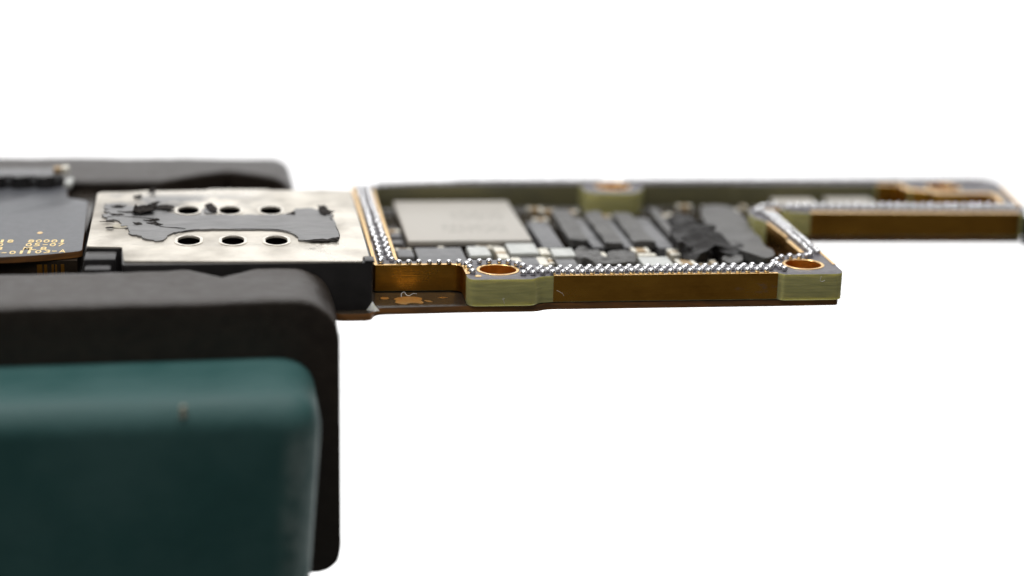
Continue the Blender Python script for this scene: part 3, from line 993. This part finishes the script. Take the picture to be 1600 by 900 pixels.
glyphs('lettering', row([('1', -2.309), ('8', -2.271), ('8', -2.175), ('0', -2.139), ('0', -2.103), ('0', -2.067), ('1', -2.030)], 0.462), ZD, H_, M['print_gold'], dbo)
glyphs('lettering', row([('0', -2.311), ('0', -2.179), ('5', -2.141), ('-', -2.104), ('0', -2.068), ('7', -2.030)], 0.392), ZD, H_, M['print_gold'], dbo)
glyphs('lettering', row([('3', -2.306), ('M', -2.180), ('L', -2.150), ('8', -2.105)], 0.322), ZD, H_, M['print_gold'], dbo)
glyphs('lettering', row([('0', -2.309), ('-', -2.276), ('0', -2.238), ('1', -2.199), ('1', -2.164), ('0', -2.123), ('3', -2.083), ('-', -2.051), ('A', -2.014)], 0.263, 0.09), ZD, H_, M['print_gold'], dbo)
link('target_dot', prism_mesh('target_dot', circle(-2.149, 0.628, 0.013, 20, 0.02), [], ZD - 0.001, ZD + 0.0012), M['goldtop'], dbo)

con = box('connector', -3.2, -2.145, 1.655, 1.84, 0.062, 0.105, M['greychip'], board, 0.006)
for x in (-2.47, -2.34, -2.21):
    crumple('connector_foot', spline(circle(x, 1.64, 0.05, 8, 0.035), 2), ZD + 0.001, ZD + 0.06, 0.01, 18, M['plastic'], con, 2, int(-x * 50), dome=0.006)
box('connector_wall', -3.2, -2.125, 1.66, 1.73, ZD, 0.09, M['plastic'], con, 0.004)
cpp = box('capacitor', -2.175, -2.105, 1.69, 1.76, 0.105, 0.135, M['ceramic'], board, 0.006)
box('terminal', -2.133, -2.096, 1.685, 1.765, 0.100, 0.138, M['cream'], cpp, 0.008)
box('solder_tab', -2.115, -2.072, 1.60, 1.75, ZD, 0.075, M['palechip'], con, 0.012)

# ------------------------------------------------------------------ components inside the frame
ZF = ZB


def two_terminal(x0, x1, y0, y1, zt, body, along='x', parent=board, name='capacitor', frac=0.26):
    r = box(name, x0, x1, y0, y1, ZF, zt, body, parent, 0.006)
    e = 0.0025
    if along == 'x':
        d = (x1 - x0) * frac
        sp_ = ((x0 - e, x0 + d, y0 - e, y1 + e), (x1 - d, x1 + e, y0 - e, y1 + e))
    else:
        d = (y1 - y0) * frac
        sp_ = ((x0 - e, x1 + e, y0 - e, y0 + d), (x0 - e, x1 + e, y1 - d, y1 + e))
    for a, b, c, d_ in sp_:
        box('terminal', a, b, c, d_, ZF, zt + e, M['cream'], r, 0.008)
    return r


pk = box('processor', -0.343, 0.296, 0.846, 1.760, -0.098, -0.07, M['print'], board, 0.004)
pk['label'] = 'large pale square chip with worn print'
box('substrate', -0.335, 0.288, 0.856, 1.752, ZB, -0.0985, M['basetop'], pk, 0.002)
box('inductor', -0.424, -0.336, 0.536, 0.697, ZF, -0.068, M['greychip'], board, 0.022)
box('chip', -0.325, -0.090, 0.430, 0.710, ZF, -0.070, M['greychip'], board, 0.005)
b_ = box('inductor', -0.062, 0.046, 0.541, 0.723, ZF + 0.02, -0.068, M['palechip'], board, 0.010)
box('inductor_base', -0.066, 0.050, 0.536, 0.728, ZF, -0.088, M['basetop'], b_, 0.004)
two_terminal(0.074, 0.126, 0.478, 0.706, -0.070, M['ceramic'], 'y', frac=0.42)
b_ = box('inductor', 0.145, 0.292, 0.571, 0.774, ZF + 0.02, -0.068, M['palechip'], board, 0.005)
box('inductor_base', 0.142, 0.295, 0.566, 0.778, ZF, -0.088, M['basetop'], b_, 0.004)
two_terminal(0.297, 0.345, 0.555, 0.671, -0.070, M['cream'], 'y')
hh = two_terminal(0.134, 0.307, 0.358, 0.507, -0.074, M['greychip'], 'x', frac=0.27)
two_terminal(0.320, 0.343, 0.43, 0.53, -0.085, M['ceramic'], 'y')
b_ = box('inductor', 0.356, 0.470, 0.513, 0.668, ZF + 0.02, -0.068, M['palechip'], board, 0.005)
box('inductor_base', 0.353, 0.473, 0.508, 0.672, ZF, -0.090, M['basetop'], b_, 0.004)
box('chip', 0.348, 0.446, 0.302, 0.450, ZF, -0.070, M['greychip'], board, 0.005)
two_terminal(0.774, 0.863, 0.595, 0.675, -0.072, M['ceramic'], 'x')
box('terminal_bar', 0.785, 0.880, 0.512, 0.562, ZF, -0.070, M['cream'], board, 0.008)
box('chip', 0.774, 0.927, 0.318, 0.496, ZF, -0.072, M['palechip'], board, 0.006)
two_terminal(0.955, 1.004, 0.518, 0.635, -0.070, M['ceramic'], 'y', frac=0.4)
two_terminal(0.949, 1.042, 0.327, 0.430, -0.070, M['ceramic'], 'x')
box('chip', 0.330, 0.439, 0.690, 1.254, ZF, -0.070, M['greychip'], board, 0.005)
box('chip', 0.592, 0.652, 0.715, 1.36, ZF, -0.078, M['greychip'], board, 0.005)
box('chip', 0.757, 0.806, 0.705, 1.36, ZF, -0.078, M['greychip'], board, 0.005)
box('chip', 0.930, 1.012, 0.690, 1.36, ZF, -0.078, M['greychip'], board, 0.005)
box('chip', 1.826, 2.070, 1.581, 1.795, ZF, -0.070, M['lid'], board, 0.006)
box('chip', 2.139, 2.411, 1.640, 1.790, ZF, -0.066, M['lid'], board, 0.006)
box('chip', 1.90, 2.90, 1.37, 1.54, ZF, -0.080, M['greychip'], board, 0.006)
# foam strips running away from the viewer
for i, (x0, x1, y0, y1, sk) in enumerate(((0.484, 0.585, 0.800, 1.482, 0.012), (0.655, 0.748, 0.739, 1.401, 0.012), (0.809, 0.920, 0.734, 1.40, 0.010), (1.020, 1.072, 0.86, 1.53, 0.03))):
    ol = rounded([(x0, y0, 0.012), (x1, y0, 0.012), (x1 + sk, y1, 0.03), (x0 + sk, y1, 0.03)], 3)
    dense = []
    for k in range(len(ol)):
        a, b = ol[k], ol[(k + 1) % len(ol)]
        n = max(1, int(math.hypot(b[0] - a[0], b[1] - a[1]) / 0.06))
        for q in range(n):
            dense.append((a[0] + (b[0] - a[0]) * q / n, a[1] + (b[1] - a[1]) * q / n))
    s_ = crumple('foam_strip', dense, ZF + 0.036, -0.057, 0.011, 11, M['foam'], board, 4, 20 + i)
crumple('foam_scrap', spline([(0.467, 0.575), (0.475, 0.472), (0.536, 0.369), (0.624, 0.328), (0.69, 0.338), (0.753, 0.436), (0.756, 0.577), (0.677, 0.593), (0.634, 0.556), (0.619, 0.466), (0.588, 0.506), (0.579, 0.597), (0.521, 0.638)], 4),
        -0.10, -0.062, 0.022, 16, M['foam'], board, 4, 31)
box('terminal_bar', 0.597, 0.630, 0.47, 0.60, ZF, -0.072, M['cream'], board, 0.008)
crumple('torn_rubber', spline([(1.03, 0.879), (1.123, 1.09), (1.228, 1.161), (1.273, 1.057), (1.268, 0.83), (1.283, 0.692), (1.266, 0.559), (1.21, 0.601), (1.128, 0.473), (1.057, 0.406), (1.004, 0.459), (0.994, 0.608)], 3),
        -0.11, -0.045, 0.045, 11, M['tar'], board, 5, 41, dome=0.02)
crumple('torn_rubber', spline([(1.20, 0.53), (1.25, 0.66), (1.31, 0.70), (1.345, 0.60), (1.30, 0.49), (1.25, 0.46)], 3), -0.10, -0.05, 0.02, 12, M['tar'], board, 3, 43)
crumple('torn_rubber', spline([(1.30, 0.30), (1.32, 0.40), (1.38, 0.40), (1.42, 0.31), (1.36, 0.27)], 3), -0.12, -0.085, 0.01, 12, M['tar'], board, 3, 44)
crumple('foam_sheet', spline([(1.311, 1.354), (1.36, 1.50), (1.437, 1.56), (1.50, 1.46), (1.515, 1.227), (1.51, 1.049), (1.468, 0.70), (1.471, 0.46), (1.407, 0.37), (1.33, 0.45), (1.292, 0.598), (1.278, 0.802), (1.273, 1.057)], 4),
        -0.09, -0.048, 0.014, 6, M['foam'], board, 4, 47)
crumple('foam_scrap', spline([(1.203, 0.444), (1.292, 0.532), (1.308, 0.466), (1.268, 0.34), (1.194, 0.343)], 4), -0.10, -0.062, 0.012, 18, M['foam'], board, 3, 48)
crumple('torn_rubber', spline([(1.02, 1.20), (1.09, 1.32), (1.20, 1.40), (1.26, 1.34), (1.24, 1.24), (1.12, 1.16)], 3), -0.11, -0.07, 0.02, 12, M['tar'], board, 3, 51)
crumple('end_cover', spline([(3.035, 1.02), (3.20, 1.03), (3.20, 1.17), (3.125, 1.18), (3.115, 1.10), (3.075, 1.055)], 4), ZL, -0.012, 0.006, 14, M['tar'], board, 3, 61)
# small passives
rs = random.Random(5)
for (x, y, al) in ((0.439, 1.68, 'x'), (0.433, 1.42, 'x'), (0.385, 1.32, 'y'), (-0.40, 1.19, 'x'), (-0.375, 0.775, 'x'), (-0.255, 0.775, 'x'), (-0.183, 0.752, 'y'),
                   (0.041, 0.797, 'x'), (0.107, 0.80, 'y'), (1.077, 0.41, 'y'), (1.112, 0.41, 'y'), (1.150, 0.43, 'y'), (1.55, 1.60, 'x'), (1.44, 1.66, 'x'), (1.20, 1.50, 'x'),
                   (1.13, 1.47, 'y'), (0.62, 1.56, 'x'), (0.50, 1.60, 'x'), (1.30, 1.70, 'x'), (0.80, 1.50, 'x'), (1.65, 1.70, 'y'), (1.72, 1.62, 'y')):
    hx, hy = (0.042, 0.024) if al == 'x' else (0.016, 0.036)
    two_terminal(x - hx, x + hx, y - hy, y + hy, -0.085 - rs.uniform(0, 0.015), M['ceramic'], al, frac=0.3)
box('inductor', -0.425, -0.365, 0.97, 1.05, ZF, -0.075, M['greychip'], board, 0.014)
box('inductor', -0.43, -0.365, 0.87, 0.94, ZF, -0.085, M['greychip'], board, 0.014)


# ------------------------------------------------------------------ lint lying on the board
def tube(name, pts, r, m):
    bm = bmesh.new()
    pp = [Vector(p) for p in spline(pts, 6, closed=False)]
    rings = []
    for i, p in enumerate(pp):
        d = (pp[min(i + 1, len(pp) - 1)] - pp[max(i - 1, 0)]).normalized()
        u = d.cross(Vector((0.3, 0.2, 1))).normalized(); v = d.cross(u)
        rings.append([bm.verts.new(p + u * r * math.cos(a) + v * r * math.sin(a)) for a in (0, 1.57, 3.14, 4.71)])
    for A, B in zip(rings, rings[1:]):
        for j in range(4):
            bm.faces.new([A[j], A[(j + 1) % 4], B[(j + 1) % 4], B[j]])
    bm.faces.new(rings[0]); bm.faces.new(rings[-1])
    return link(name, finish(bm, name, 180), m)


zl = ZB + 0.004
tag(tube('lint', [(-0.452, 0.004, zl), (-0.447, 0.050, zl + 0.003), (-0.433, 0.058, zl + 0.008), (-0.428, 0.02, zl + 0.006), (-0.415, 0.008, zl + 0.003), (-0.395, 0.03, zl + 0.008), (-0.375, 0.052, zl)], 0.0009, M['lint']),
    'curled white lint fibre lying beside the gold emblem', 'lint')
tag(tube('lint', [(0.01, -0.1745, -0.115), (0.004, -0.176, -0.10), (0.0, -0.178, -0.094), (0.008, -0.176, -0.090)], 0.0009, M['lint']),
    'tiny pale lint fibre on green edge below the near screw hole', 'lint')
tag(tube('lint', [(0.262, -0.1225, -0.070), (0.278, -0.124, -0.078), (0.292, -0.1225, -0.088), (0.296, -0.1222, -0.098)], 0.0009, M['lint']),
    'short pale lint fibre on the long gold front edge', 'lint')
tag(tube('lint', [(1.527, -0.1435, -0.010), (1.522, -0.145, -0.03), (1.532, -0.146, -0.036), (1.545, -0.144, -0.030)], 0.0009, M['lint']),
    'tiny pale lint fibre on green block below the far screw hole', 'lint')
